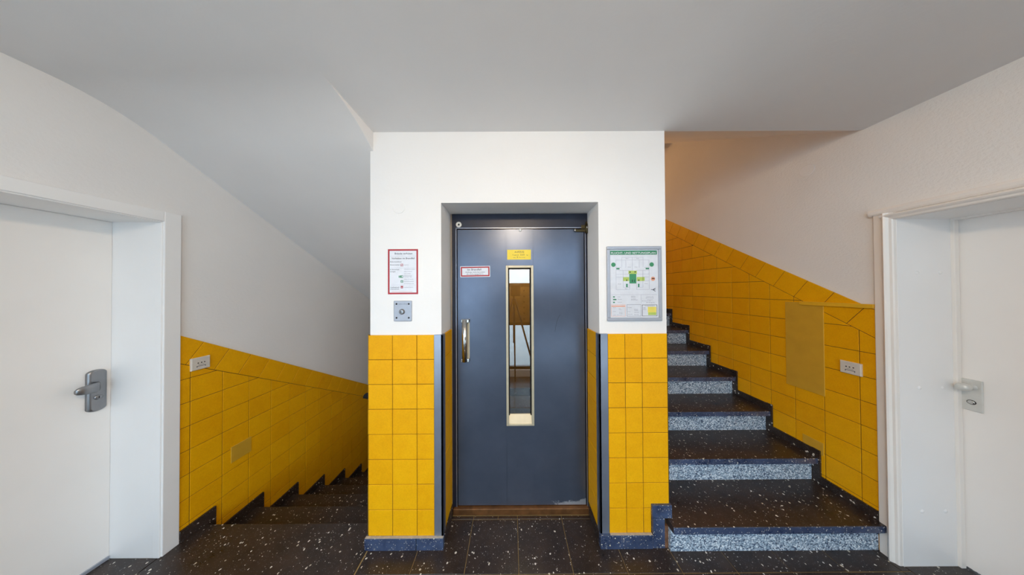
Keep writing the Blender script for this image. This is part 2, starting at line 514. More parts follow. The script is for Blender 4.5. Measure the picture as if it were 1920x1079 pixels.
# floor: joint bed with single terrazzo tiles
bm = bmesh.new()
box(bm, XL - 0.40, XR + 0.42, YB - 0.12, -0.131, -0.30, -0.003)
box(bm, -0.865, XR, -0.131, 0.0, -0.30, -0.003)
box(bm, OX0, OX1, 0.0, REC + 0.1, -0.011, -0.003)
fl = tag(obj('floor', bm, 'floor_joint'), 'dark speckled terrazzo tile floor of the hall with thin pale joints', 'floor', kind='structure')
FJX, FS, FJY = 0.030, 0.2965, -0.131
def floor_tile(poly): tile('floor_tile', poly, on_floor, fl, -0.012, 0.0, 'terrazzo', 0.0016)
for i in range(-8, 9):
    a, b = FJX + FS * i, FJX + FS * (i + 1)
    for j in range(-7, 0):
        y0, y1 = FJY + 0.30 * j, FJY + 0.30 * (j + 1)
        y0 = max(y0, YB); x0, x1 = max(a, XL + 0.001), min(b, XR - 0.001)
        if x1 - x0 > 0.02 and y1 - y0 > 0.02: floor_tile([(x0, y0), (x1, y0), (x1, y1), (x0, y1)])
    x0, x1 = max(a, -0.865), min(b, XR - 0.001)          # row in front of shaft and stairs
    yt = 0.142 if (x0 < OX1 and x1 > OX0) else -0.003     # rows running into the recess pass under the pillar corner
    if x1 - x0 > 0.02: floor_tile([(x0, FJY), (x1, FJY), (x1, yt), (x0, yt)])
for a, b in ((OX0 + 0.016, -0.264), (-0.264, -0.1), (-0.1, 0.03), (0.03, 0.327), (0.327, OX1 - 0.012)):
    floor_tile([(a, 0.142), (b, 0.142), (b, 0.165), (a, 0.165)])
# door thresholds beyond the jambs
for xa, xb, ya, yb in ((LD_X - 0.05, XL, LD_Y0, LD_Y1), (XR, RD_X + 0.05, RD_Y0, RD_Y1)):
    n = 3; s = (yb - ya) / n
    for k in range(n): floor_tile([(xa, ya + s * k), (xb, ya + s * k), (xb, ya + s * (k + 1)), (xa, ya + s * (k + 1))])

# ------------------------------------------------------------------ tile dados
def dado(wall, place, slope, zj, y0, y1, vj, hz, capy, zb, thick=0.148, cap=True, y_lo=None, holes=()):
    """tiles under a sloping cap course. slope dz/dy, zj joint height at y=0, vj vertical joint, hz level of one row joint, zb(y)=(m,c) lower line"""
    a = math.atan(slope); ca, sa = math.cos(a), math.sin(a)
    m, c = zb
    # bed behind the joints
    P = [(y0, zj + slope * y0 + thick / ca - 0.003), (y0, -1.8), (y1, -1.8), (y1, zj + slope * y1 + thick / ca - 0.003)]
    P = clip(P, m, -1, -c)
    bm = bmesh.new(); prism(bm, P, place, -0.002, 0.0068); obj('grout_bed', bm, 'grout', wall)
    i0 = math.floor((y0 - vj) / 0.15) - 1; i1 = math.ceil((y1 - vj) / 0.15) + 1
    for i in range(i0, i1):
        a0, a1 = max(vj + 0.15 * i, y0), min(vj + 0.15 * (i + 1), y1)
        if a1 - a0 < 0.008: continue
        for k in range(-14, 14):
            zt = hz + 0.15 * k
            p = [(a0, zt - 0.15), (a1, zt - 0.15), (a1, zt), (a0, zt)]
            p = clip(p, -slope, 1, zj)              # below the cap joint
            if len(p) > 2: p = clip(p, m, -1, -c)   # above the stairs
            if len(p) > 2: tile('tile', p, place, wall)
    d = (ca, sa); n = (-sa, ca)
    for k in range(-4, 24):
        s0 = k * 0.15; b = (capy, zj + slope * capy)
        q = [(b[0] + d[0] * s + n[0] * t, b[1] + d[1] * s + n[1] * t) for s, t in ((s0, 0), (s0 + 0.15, 0), (s0 + 0.15, thick), (s0, thick))]
        q = clip(q, -1, 0, -y0)
        if len(q) > 2: q = clip(q, 1, 0, y1)
        if len(q) > 2: tile('cap_tile', q, place, wall)
DL = (-HL / GL, -HL + 0.1 * HL / GL - 0.03)          # z > m*y + c
DR = (H / G, -Y1 * H / G - 0.03)
dado(wl, on_left, -0.628, 1.106, 0.018, 2.05, 0.0627, 0.990, 0.043, DL)
dado(wr, on_right, 0.652, 1.263, -0.040, 1.90, 0.0212, 1.295, 0.321, DR, thick=0.141)
on_shl = lambda u, v, t: (SX0 - t, u, v)
on_shr = lambda u, v, t: (SX1 + t, u, v)
dado(wf, on_shl, -0.62, 1.095, -0.008, 1.75, 0.07, 0.97, 0.02, DL)
dado(wf, on_shr, 0.645, 1.095, 0.02, 1.75, 0.07, 0.97, 0.05, DR)
# pillar faces
ROWS = [1.268, 1.120, 0.972, 0.823, 0.673, 0.523, 0.374, 0.224, 0.069]
bm = bmesh.new()
box(bm, SX0, -0.469, -0.0068, 0.002, 0.06, 1.265); box(bm, 0.577, SX1, -0.0068, 0.002, 0.06, 1.265)
box(bm, OX0, OX0 + 0.0088, 0.0, REC - 0.004, 0.06, 1.265); box(bm, OX1 - 0.0068, OX1, 0.0, REC - 0.004, 0.06, 1.265)
obj('grout_bed', bm, 'grout', wf)
for za, zb_ in zip(ROWS[1:], ROWS):
    for a, b in ((-0.865, -0.720), (-0.720, -0.573), (-0.573, -0.469)):
        tile('tile', [(a, za), (b, za), (b, zb_), (a, zb_)], on_front, wf)
    for a, b in ((0.577, 0.681), (0.681, 0.783), (0.783, 0.936)):
        if za < 0.1 and b > 0.9: b = 0.829
        tile('tile', [(a, za), (b, za), (b, zb_), (a, zb_)], on_front, wf)
    tile('tile', [(0.028, za), (0.181, za), (0.181, zb_), (0.028, zb_)], lambda u, v, t: (OX0 + 0.002 + t, u, v), wf)
    tile('tile', [(0.028, za), (0.181, za), (0.181, zb_), (0.028, zb_)], lambda u, v, t: (OX1 - t, u, v), wf)
# steel corner angles
for x0, x1, xs, d in ((-0.469, -0.4135, -0.4135, -1), (0.5195, 0.576, 0.5195, 1)):
    bm = bmesh.new()
    box(bm, x0, x1, -0.0125, -0.0005, 0.07, 1.269, bev=0.0015)
    box(bm, min(xs, xs + d * 0.0145), max(xs, xs + d * 0.0145), -0.0125, 0.028, 0.07, 1.269, bev=0.0015)
    o = obj('corner_angle', bm, 'steel_angle', wf); o['label'] = 'steel corner guard'
# plinths
def skirt(bm_args, mat='terrazzo_daylit', parent=None, bev=0.0015):
    bm = bmesh.new(); box(bm, *bm_args, bev=bev); return obj('skirting_tile', bm, mat, parent)
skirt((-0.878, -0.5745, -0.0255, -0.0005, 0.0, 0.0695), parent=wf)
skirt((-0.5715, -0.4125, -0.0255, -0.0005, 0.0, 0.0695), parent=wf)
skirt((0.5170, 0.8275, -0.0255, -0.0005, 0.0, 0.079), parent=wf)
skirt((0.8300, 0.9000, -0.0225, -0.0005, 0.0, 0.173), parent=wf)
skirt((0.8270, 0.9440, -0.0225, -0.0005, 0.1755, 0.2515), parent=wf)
skirt((OX0 + 0.001, OX0 + 0.0185, 0.0, REC - 0.006, 0.0, 0.0685), 'terrazzo', wf)
skirt((OX1 - 0.0145, OX1 - 0.001, 0.0, REC - 0.006, 0.0, 0.0785), 'terrazzo', wf)
bx('mortar', 'mortar_grey', wf, -0.876, -0.4135, -0.0235, -0.0105, 0.0690, 0.0715)
bx('mortar', 'mortar_grey', wf, 0.578, 0.8275, -0.0235, -0.0105, 0.0785, 0.0805)
bx('mortar', 'rust', wf, 0.9005, 0.9212, -0.020, -0.0005, 0.0, 0.130)
# blanked junction box in the plaster
def junction(u, v, r, place, label):
    bm = bmesh.new()
    n = 28; P = lambda rr: [(u + rr * math.cos(2 * math.pi * i / n), v + rr * math.sin(2 * math.pi * i / n)) for i in range(n)]
    slab(bm, P(r), place, -0.002, 0.0022, 0.0015)
    tag(obj('junction_cover', bm, 'plaster'), label, 'cover', 'round covers painted over in the plaster')
junction(-0.685, 2.046, 0.040, on_front, 'round painted-over junction cover above the red fire notice')
junction(0.243, 2.394, 0.040, on_right, 'round painted-over junction cover high on the right wall')

# ------------------------------------------------------------------ stairs
su = thing('staircase', 'dark terrazzo staircase rising to the right of the elevator', 'staircase', (1.5, Y1, 0), 'terrazzo flights beside the elevator', 'structure')
su.location = (0, 0, 0)
NS = 8
for k in range(1, NS + 1):
    yr = Y1 + (k - 1) * G; zt = k * H
    x0 = 0.922 if k == 1 else SX1 + 0.012
    yend = yr + G + 0.004 if k < NS else YEND
    bx('tread', 'terrazzo', su, x0 - (0.004 if k == 1 else 0), XR - 0.004 - (0.006 if k > 1 else 0), yr - NOSE, yend, zt - 0.040, zt, bev=0.003)
    bx('nosing_daylit', 'terrazzo_daylit', su, x0 - (0.004 if k == 1 else 0), XR - 0.004 - (0.006 if k > 1 else 0), yr - NOSE - 0.0015, yr - NOSE + 0.004, zt - 0.039, zt - 0.0015, bev=0.0012)  # thin strip on the tread front, blue daylight painted into its colour
    bx('riser', 'terrazzo_riser', su, x0, XR - 0.012 - (0.008 if k > 1 else 0), yr, yr + 0.022, zt - H + (0.0 if k == 1 else -0.001), zt - 0.040)
    if k == 1: bx('mortar', 'rust', su, XR - 0.0118, XR - 0.001, yr + 0.002, yr + 0.020, 0.0, zt - 0.040)
    # stepped skirting on the wall and shaft sides
    if k < NS:
        L = [(yr - 0.001, zt), (yr + G, zt), (yr + G, zt + H + 0.058), (yr + G - 0.042, zt + H + 0.058), (yr + G - 0.042, zt + 0.055), (yr - 0.001, zt + 0.055)]
        bm = bmesh.new(); prism(bm, L, on_right, 0.002, 0.021); obj('skirting_tile', bm, 'terrazzo', su)
        if k > 0:
            bm = bmesh.new(); prism(bm, [(max(u, 0.03), v) for u, v in L], on_shr, 0.002, 0.019); obj('skirting_tile', bm, 'terrazzo', su)
bm = bmesh.new()
prism(bm, [(Y1 + 0.022, -0.25), (Y1 + 0.022, H - 0.04), (Y1 + G, H - 0.04)] + sum([[(Y1 + k * G + 0.02, k * H - 0.04), (Y1 + k * G + 0.02, (k + 1) * H - 0.04)] for k in range(1, 7)], []) + [(Y1 + 7 * G + 0.02, 7 * H - 0.04), (Y1 + 7 * G + 0.02, 8 * H - 0.04), (YEND, 8 * H - 0.04), (YEND, 8 * H - 0.24), (Y1 + 7.3 * G, 8 * H - 0.24)], lambda u, v, t: (t, u, v), SX1, XR)
obj('flight_body', bm, 'concrete', su)
bx('landing', 'terrazzo', su, SX0, SX1, 1.76, YEND, 8 * H - 0.098, 8 * H - 0.002)
bx('landing', 'terrazzo', su, XL, SX0, 2.001, YEND, 8 * H - 0.098, 8 * H - 0.002)

sd = thing('staircase', 'dark terrazzo staircase descending to the left of the elevator', 'staircase', (0, 0, 0), 'terrazzo flights beside the elevator', 'structure')
XS = SX0 - 0.012
bx('landing_slab', 'terrazzo', sd, XL + 0.002, -0.8665, FJY + 0.0016, YL, -0.042, 0.0, bev=0.0025)
for k in range(1, 9):
    ya = YL + GL * (k - 1); z = -HL * k
    yb = YL + GL * k if k < 8 else YEND
    bx('tread', 'terrazzo', sd, XL + 0.010, XS, ya - NOSE, yb, z - 0.040, z, bev=0.003)
    bx('riser', 'terrazzo_riser', sd, XL + 0.012, XS, ya - NOSE - 0.022, ya - NOSE, z, z + HL - 0.040)
for k in range(0, 8):
    ya = YL + GL * (k - 1) + 0.05 if k else 0.0195
    yb = YL + GL * k + 0.05; z = -HL * k; t = 0.07
    L = [(ya, z), (yb - 0.05, z), (yb - 0.05, z - HL), (yb, z - HL), (yb, z + t), (ya, z + t)]
    bm = bmesh.new(); prism(bm, L, on_left, 0.002, 0.022); obj('skirting_tile', bm, 'terrazzo', sd)
    bm = bmesh.new(); prism(bm, L, on_shl, 0.002, 0.019); obj('skirting_tile', bm, 'terrazzo', sd)
bm = bmesh.new()
prism(bm, [(FJY, -0.05), (YL - NOSE - 0.022, -0.05)] + sum([[(YL + GL * (k - 1) - NOSE - 0.022, -HL * k - 0.04), (YL + GL * k - NOSE - 0.022, -HL * k - 0.04)] for k in range(1, 8)], []) + [(YL + GL * 7 - NOSE - 0.02, -HL * 8 - 0.04), (YEND, -HL * 8 - 0.04), (YEND, -HL * 8 - 0.3), (2.0, -HL * 8 - 0.3), (FJY, -0.30)], lambda u, v, t: (t, u, v), XL, XS)
obj('flight_body', bm, 'concrete', sd)
# black handrail on the shaft side of the descending flight
hr = thing('handrail', 'black handrail starting at the left tiled corner of the shaft', 'handrail', (0, 0, 0))
bm = bmesh.new()
pa, pb = Vector((-0.900, 0.045, 0.862)), Vector((-0.900, 1.75, 0.862 - 0.62 * 1.705))
half = [(0.036 * math.cos(math.pi * i / 12), 0.036 * math.sin(math.pi * i / 12)) for i in range(13)]     # flat underside, domed top
prism(bm, half, lambda u, v, t: (pa.x + u, pa.y + (pb.y - pa.y) * t, pa.z + (pb.z - pa.z) * t + v), 0.0, 1.0)
obj('rail', bm, 'black_rubber', hr)
for s in (0.06, 0.5, 0.94):
    q = pa.lerp(pb, s); bm = bmesh.new()
    cyl(bm, (q.x, q.y, q.z + 0.005), (q.x, q.y, q.z - 0.035), 0.007); cyl(bm, (q.x - 0.004, q.y, q.z - 0.035), (SX0 - 0.008, q.y, q.z - 0.035), 0.007)
    obj('bracket', bm, 'black_rubber', hr)

# ------------------------------------------------------------------ elevator door
ed = thing('door_3', 'dark grey steel elevator door with tall narrow window', 'door', (0.06, REC, 0), kind='structure'); ed.location = (0, 0, 0)
FX0, FX1, FZ = -0.4145, 0.5285, 2.066
LX0, LX1, LZ0, LZ1 = -0.378, 0.506, 0.047, 1.959
bm = bmesh.new()
box(bm, FX0, LX0 - 0.004, REC - 0.004, REC + 0.05, 0.0, FZ, bev=0.001)
box(bm, LX1 + 0.004, FX1, REC - 0.004, REC + 0.05, 0.0, FZ, bev=0.001)
box(bm, LX0 - 0.0045, LX1 + 0.0045, REC - 0.004, REC + 0.05, LZ1 + 0.005, FZ, bev=0.001)
fr = obj('door_frame', bm, 'frame_paint', ed)
bm = bmesh.new()                                     # bright inner arris of the frame
box(bm, LX0 - 0.010, LX0 - 0.0045, REC - 0.0055, REC - 0.003, 0.04, LZ1 + 0.010)
box(bm, LX1 + 0.0045, LX1 + 0.010, REC - 0.0055, REC - 0.003, 0.04, LZ1 + 0.010)
box(bm, LX0 - 0.010, LX1 + 0.010, REC - 0.0055, REC - 0.003, LZ1 + 0.0055, LZ1 + 0.011)
obj('frame_edge', bm, 'steel_angle', fr)
WX0, WX1, WZ0, WZ1 = -0.041, 0.152, 0.595, 1.706
GW = 0.017
bm = bmesh.new(); yA, yB2 = REC, REC + 0.045
gx0, gx1, gz0, gz1 = WX0 + 0.004, WX1 - 0.004, WZ0 + 0.004, WZ1 - 0.004
box(bm, LX0, gx0, yA, yB2, LZ0, LZ1, bev=0.002); box(bm, gx1, LX1, yA, yB2, LZ0, LZ1, bev=0.002)
box(bm, gx0 - 0.003, gx1 + 0.003, yA, yB2, LZ0, gz0, bev=0.0); box(bm, gx0 - 0.003, gx1 + 0.003, yA, yB2, gz1, LZ1, bev=0.0)
bmesh.ops.remove_doubles(bm, verts=bm.verts, dist=1e-5)
obj('door_leaf', bm, 'elevator_paint', ed)
bm = bmesh.new()
for a in ((WX0, WX0 + GW, WZ0, WZ1), (WX1 - GW, WX1, WZ0, WZ1)):
    box(bm, a[0], a[1], REC - 0.006, REC + 0.030, a[2], a[3], bev=0.0025)
box(bm, WX0 + GW - 0.001, WX1 - GW + 0.001, REC - 0.006, REC + 0.030, WZ1 - GW, WZ1, bev=0.0025)
box(bm, WX0 + GW - 0.001, WX1 - GW + 0.001, REC - 0.006, REC + 0.030, WZ0, WZ0 + 0.012, bev=0.0025)
wfm = obj('window_frame', bm, 'cream_metal', ed)
bm = bmesh.new()                                      # sloping sill inside the window frame
prism(bm, [(REC - 0.002, WZ0 + 0.010), (REC + 0.034, WZ0 + 0.010), (REC + 0.034, WZ0 + 0.062), (REC + 0.030, WZ0 + 0.062)], lambda u, v, t: (t, u, v), WX0 + GW, WX1 - GW)
obj('window_sill', bm, 'cream_metal', wfm)
bm = bmesh.new()
for a in (WX0 + GW, WX1 - GW - 0.007): box(bm, a, a + 0.007, REC + 0.020, REC + 0.033, WZ0 + 0.06, WZ1 - GW)
box(bm, WX0 + GW, WX1 - GW, REC + 0.020, REC + 0.033, WZ1 - GW - 0.006, WZ1 - GW)
obj('glazing_bead', bm, 'black_rubber', wfm)
bx('glass_pane', 'lift_glass', ed, WX0 + GW - 0.004, WX1 - GW + 0.004, REC + 0.034, REC + 0.036, WZ0 + 0.012, WZ1 - GW + 0.004)
# pull handle
hd = None
bm = bmesh.new()
HX, HZ0, HZ1 = -0.320, 1.042, 1.336
for zc in (HZ0 + 0.012, HZ1 - 0.012):
    box(bm, HX - 0.028, HX + 0.026, REC - 0.026, REC, zc - 0.012, zc + 0.012, bev=0.004)
hd = obj('pull_handle', bm, 'chrome', ed)
bm = bmesh.new()
n = 12
ring = [(HX - 0.004 + 0.017 * math.cos(2 * math.pi * i / n), REC - 0.030 + 0.010 * math.sin(2 * math.pi * i / n)) for i in range(n)]
prism(bm, ring, lambda u, v, t: (u, v, t), HZ0 + 0.004, HZ1 - 0.004)
for f in bm.faces: f.smooth = len(f.verts) == 4
obj('grip', bm, 'chrome', hd)
bx('back_plate', 'cream_metal', hd, HX - 0.028, HX + 0.026, REC - 0.003, REC + 0.0005, HZ0, HZ1, bev=0.001)
bm = bmesh.new()
for zc in (HZ0 + 0.008, HZ1 - 0.008): cyl(bm, (HX + 0.008, REC - 0.027, zc), (HX + 0.008, REC - 0.0255, zc), 0.004, n=10)
obj('screw', bm, 'black', hd)
# lock ring
bm = bmesh.new(); lathe(bm, (-0.366, REC - 0.004, 1.992), (0, -1, 0), [(0, 0.020), (0.003, 0.020), (0.005, 0.017), (0.005, 0.007), (0.001, 0.006)], 24)
lk = obj('lock_ring', bm, 'silver_plate', ed)
bm = bmesh.new(); cyl(bm, (-0.366, REC - 0.002, 1.992), (-0.366, REC - 0.0055, 1.992), 0.0065, n=14); obj('keyhole', bm, 'black', lk)
# hinge
bm = bmesh.new()
cyl(bm, (0.520, REC - 0.012, 1.925), (0.520, REC - 0.012, 1.990), 0.0085, n=14)
cyl(bm, (0.520, REC - 0.012, 1.990), (0.520, REC - 0.012, 2.008), 0.006, 0.004, n=12)
box(bm, 0.445, 0.520, REC - 0.010, REC - 0.001, 1.937, 1.955, bev=0.002)
box(bm, 0.486, 0.524, REC - 0.010, REC - 0.003, 1.957, 1.985, bev=0.002)
hg = obj('hinge', bm, 'brass_dark', ed)
bm = bmesh.new(); cyl(bm, (0.441, REC - 0.012, 1.938), (0.441, REC - 0.012, 1.958), 0.006, n=12); cyl(bm, (0.520, REC - 0.0215, 1.957), (0.520, REC - 0.0205, 1.972), 0.004, n=8)
obj('hinge_pin', bm, 'chrome', hg)
bm = bmesh.new(); lathe(bm, (0.062, REC + 0.0005, LZ1 - 0.006), (0, -1, 0), [(0, 0.011), (0.003, 0.010), (0.005, 0.006), (0.0055, 0)], 20)  # small pale round disc at the top edge of the leaf
obj('pale_disc', bm, 'silver_plate', ed)
bx('threshold', 'sill_brown', ed, FX0 + 0.006, FX1 - 0.004, 0.1665, REC + 0.05, 0.0, 0.043, bev=0.004)
# scratch in the paint
bm = bmesh.new()
pts = [(0.300, 1.245), (0.304, 1.275), (0.312, 1.310), (0.322, 1.338), (0.336, 1.362)]
for (a, b), (c, d) in zip(pts, pts[1:]): prism(bm, [(a - 0.0008, b), (a + 0.0008, b), (c + 0.0008, d), (c - 0.0008, d)], lambda u, v, t: (u, REC - t, v), -0.0005, 0.0004)
obj('scratch', bm, 'black', ed)

on_leaf = lambda u, v, t: (u, REC - t, v)
# red bordered sticker
st = thing('warning_sticker', 'small red-bordered fire warning sticker left of the elevator window', 'sticker', (0, 0, 0))
def tilt(fn, cu, cv, ang):
    c, s = math.cos(ang), math.sin(ang)
    return lambda u, v, t: fn(cu + (u - cu) * c - (v - cv) * s, cv + (u - cu) * s + (v - cv) * c, t)
pl = tilt(on_leaf, -0.254, 1.665, 0.012)
sx0, sx1, sz0, sz1 = -0.358, -0.150, 1.627, 1.703
bm = bmesh.new(); rect(bm, sx0, sx1, sz0, sz1, pl, 0.0008, 0.0010); obj('sheet', bm, 'paper', st)
bm = bmesh.new(); outline(bm, sx0 + 0.004, sx1 - 0.004, sz0 + 0.004, sz1 - 0.004, 0.009, pl, 0.0012); obj('border', bm, 'red_print', st)
bm = bmesh.new(); letter(bm, 'Im Brandfall', -0.259, 1.673, 0.0125, pl, 0.0013, 0.096, 'CENTER', True); obj('lettering', bm, 'ink', st)
bm = bmesh.new(); letter(bm, 'Aufzüge nicht benutzen', -0.254, 1.657, 0.0095, pl, 0.0013, 0.136, 'CENTER'); obj('lettering', bm, 'ink', st)
bm = bmesh.new(); letter(bm, '(Erstickungsgefahr)', -0.256, 1.644, 0.0085, pl, 0.0013, 0.115, 'CENTER'); obj('lettering', bm, 'ink', st)
# yellow capacity sticker
st = thing('capacity_sticker', 'yellow load sticker with black print above the elevator window', 'sticker', (0, 0, 0))
bm = bmesh.new(); rect(bm, -0.030, 0.135, 1.747, 1.816, on_leaf, 0.0008, 0.0010); obj('sheet', bm, 'yellow_print', st)
bm = bmesh.new(); letter(bm, 'AUFZUG', 0.054, 1.795, 0.0105, on_leaf, 0.0013, 0.066, 'CENTER', True); obj('lettering', bm, 'anodised_dark', st)
bm = bmesh.new(); letter(bm, 'Tragkraft', 0.005, 1.776, 0.0065, on_leaf, 0.0013, 0.046); obj('lettering', bm, 'anodised_dark', st)
bm = bmesh.new(); letter(bm, '225', 0.060, 1.776, 0.0105, on_leaf, 0.0013, 0.031); obj('lettering', bm, 'anodised_dark', st)
bm = bmesh.new(); letter(bm, 'kg', 0.104, 1.776, 0.0065, on_leaf, 0.0013, 0.010); obj('lettering', bm, 'anodised_dark', st)
bm = bmesh.new(); letter(bm, 'oder', 0.010, 1.7595, 0.0055, on_leaf, 0.0013, 0.020); obj('lettering', bm, 'anodised_dark', st)
bm = bmesh.new(); letter(bm, '3', 0.0375, 1.7595, 0.0090, on_leaf, 0.0013, 0.006, bold=True); obj('lettering', bm, 'anodised_dark', st)
bm = bmesh.new(); letter(bm, 'Personen', 0.053, 1.7595, 0.0055, on_leaf, 0.0013, 0.042); obj('lettering', bm, 'anodised_dark', st)

# elevator cabin seen through the pane
cb = thing('elevator_cabin', 'brown panelled elevator cabin behind the narrow door window', 'elevator cabin', (0, 0, 0))
bx('back_panel', 'cabin_wood', cb, -0.60, 0.70, 1.42, 1.45, 0.02, 2.15)
bx('side_panel', 'cabin_wood', cb, -0.62, -0.60, 0.36, 1.45, 0.02, 2.15)
bx('side_panel', 'cabin_wood', cb, 0.70, 0.72, 0.36, 1.45, 0.02, 2.15)
bx('cabin_floor', 'cabin_dark', cb, -0.62, 0.72, 0.36, 1.45, -0.02, 0.02)
cc = bx('cabin_ceiling', 'cabin_wood', cb, -0.62, 0.72, 0.36, 1.45, 2.15, 2.18)
bx('light_panel', 'cabin_glow', cc, -0.15, 0.25, 0.75, 1.05, 2.14, 2.149)
bx('handrail_band', 'cabin_dark', cb, -0.60, 0.70, 1.40, 1.419, 0.19, 0.28, bev=0.004)

# ------------------------------------------------------------------ notices on the shaft wall
fn = thing('fire_notice', 'white fire safety notice with red border left of the elevator', 'notice', (0, 0, 0))
bm = bmesh.new(); rect(bm, -0.768, -0.552, 1.500, 1.797, on_front, 0.0012, 0.0012); obj('laminate', bm, 'plaster', fn)
x0, x1, z0, z1 = -0.751, -0.568, 1.514, 1.788
bm = bmesh.new(); rect(bm, x0, x1, z0, z1, on_front, 0.0018, 0.0007); obj('sheet', bm, 'paper', fn)
bm = bmesh.new(); outline(bm, x0, x1, z0, z1, 0.0098, on_front, 0.0022); obj('border', bm, 'red_print', fn)
PX = 0.183 / 356.0                                     # notice units: width 356 x height 540 as read off the sheet
def N(px, py): return x0 + (px - 112) * PX, z1 - (py - 115) * (0.274 / 540.0)
NT_MAT = 'ink'
def nt_(s, px, py, hpx, wpx, bold=False):
    b_ = bmesh.new(); u, v = N(px, py); letter(b_, s, u, v, hpx * PX, on_front, 0.0023, wpx * PX, 'LEFT', bold); obj('lettering', b_, NT_MAT, fn)
nt_('Brände verhüten', 193, 178, 21, 208, True)
nt_('Verhalten im Brandfall', 155, 235, 20, 272, True)
nt_('Ruhe bewahren', 140, 272, 12, 132, True)
nt_('Brand melden', 140, 309, 12, 112, True)
nt_('In Sicherheit', 140, 366, 12, 106, True)
nt_('bringen', 140, 390, 12, 62, True)
nt_('Löschversuch', 140, 577, 12, 108, True)
nt_('unternehmen', 140, 597, 12, 106, True)
NT_MAT = 'ink_grey'
nt_('Notruf 112', 303, 309, 10, 50)
for s, y, w in (('Gefährdete Personen warnen', 361, 130), ('Hilflose mitnehmen', 388, 95), ('Türen schließen', 415, 78), ('Gekennzeichneten', 438, 92), ('Fluchtwegen folgen', 452, 92), ('Aufzug nicht benutzen', 480, 112), ('Sammelstelle aufsuchen', 506, 115), ('Auf Anweisungen achten', 532, 118), ('Feuerlöscher benutzen', 577, 108)):
    nt_(s, 302, y, 11, w)
def pict(px0, px1, py0, py1, mat):
    b2 = bmesh.new(); a, t = N(px0, py0); c, d = N(px1, py1); rect(b2, a, c, d, t, on_front, 0.0023); return obj('pictogram', b2, mat, fn)
p1 = pict(263, 291, 292, 320, 'red_print'); pict(240, 250, 432, 458, 'green_print'); p2 = pict(256, 291, 430, 459, 'green_print')
p3 = pict(263, 291, 488, 516, 'green_print'); p4 = pict(263, 291, 556, 584, 'red_print')
for par, r4 in ((p1, (268, 286, 297, 303)), (p1, (272, 284, 306, 316)), (p2, (274, 286, 435, 452)), (p3, (272, 282, 493, 511)), (p4, (270, 284, 570, 575))):
    bm = bmesh.new(); a, t = N(r4[0], r4[2]); c, d = N(r4[1], r4[3]); rect(bm, a, c, d, t, on_front, 0.0026); obj('pictogram_mark', bm, 'paper', par)
bm = bmesh.new(); a, t = N(160, 622); c, d = N(400, 625); rect(bm, a, c, d, t, on_front, 0.0023); obj('rule', bm, 'orange_print', fn)
for py in (198, 340, 545):
    bm = bmesh.new(); a, t = N(140, py); c, d = N(440, py + 2); rect(bm, a, c, d, t, on_front, 0.0023); obj('rule', bm, 'ink_light', fn)

# key switch plate
ks = thing('key_switch', 'square metal key switch plate under the red fire notice', 'switch', (0, 0, 0))
bx('plate', 'aluminium', ks, -0.715, -0.606, -0.004, 0.0, 1.350, 1.474, bev=0.0035)
kc = (-0.664, -0.004, 1.408)
bm = bmesh.new(); lathe(bm, kc, (0, -1, 0), [(0, 0.017), (0.004, 0.017), (0.006, 0.014), (0.012, 0.0135), (0.013, 0.011), (0.013, 0)], 24)
kb = obj('lock_barrel', bm, 'satin_steel', ks)
bm = bmesh.new(); box(bm, kc[0] - 0.0015, kc[0] + 0.0015, -0.0185, -0.0168, kc[2] - 0.006, kc[2] + 0.006); obj('key_slot', bm, 'black', kb)
for u in (-0.698, -0.624):
    for v in (1.371, 1.455):
        bm = bmesh.new(); lathe(bm, (u, -0.004, v), (0, -1, 0), [(0, 0.0055), (0.0015, 0.005), (0.002, 0.0)], 14); obj('screw', bm, 'black', ks)
bm = bmesh.new(); letter(bm, 'AUFZUG', -0.686, 1.4515, 0.006, on_front, 0.0043, 0.027); letter(bm, 'EIN AUS', -0.655, 1.4515, 0.006, on_front, 0.0043, 0.024); obj('lettering', bm, 'ink', ks)

# framed escape plan
ep = thing('escape_plan', 'silver framed green and white escape plan right of the elevator', 'sign', (0, 0, 0))
A0, A1, B0, B1 = 0.5765, 0.907, 1.346, 1.7965
bm = bmesh.new(); fw = 0.019
for a in ((A0, A1, B1 - fw, B1), (A0, A1, B0, B0 + fw), (A0, A0 + fw, B0 + fw, B1 - fw), (A1 - fw, A1, B0 + fw, B1 - fw)):
    box(bm, a[0], a[1], -0.014, 0.0, a[2], a[3], bev=0.003)
obj('frame', bm, 'aluminium', ep)
bm = bmesh.new(); rect(bm, A0 + fw - 0.002, A1 - fw + 0.002, B0 + fw - 0.002, B1 - fw + 0.002, on_front, 0.006, 0.004); obj('sheet', bm, 'paper_grey', ep)
# plan units: read off a 877 x 1079 enlargement
PXX = (A1 - A0) / (803 - 113); PZZ = (B1 - B0) / (1017 - 88)
def E_(px, py): return A0 + (px - 113) * PXX, B1 - (py - 88) * PZZ
T = 0.0064
def er(b_, px0, px1, py0, py1, t=T): a, tt = E_(px0, py0); c, d = E_(px1, py1); rect(b_, a, c, d, tt, on_front, t)
def el(b_, px0, py0, px1, py1, w=4, t=T):
    if px0 == px1: er(b_, px0 - w / 2, px0 + w / 2, min(py0, py1), max(py0, py1), t)
    else: er(b_, min(px0, px1), max(px0, px1), py0 - w / 2, py0 + w / 2, t)
bm = bmesh.new(); er(bm, 155, 750, 140, 192); obj('title_band', bm, 'green_print', ep)
bm = bmesh.new(); u, v = E_(170, 182); letter(bm, 'FLUCHT- UND RETTUNGSPLAN', u, v, 24 * PZZ, on_front, 0.0067, 562 * PXX, 'LEFT', True); obj('lettering', bm, 'paper', ep)
bm = bmesh.new()
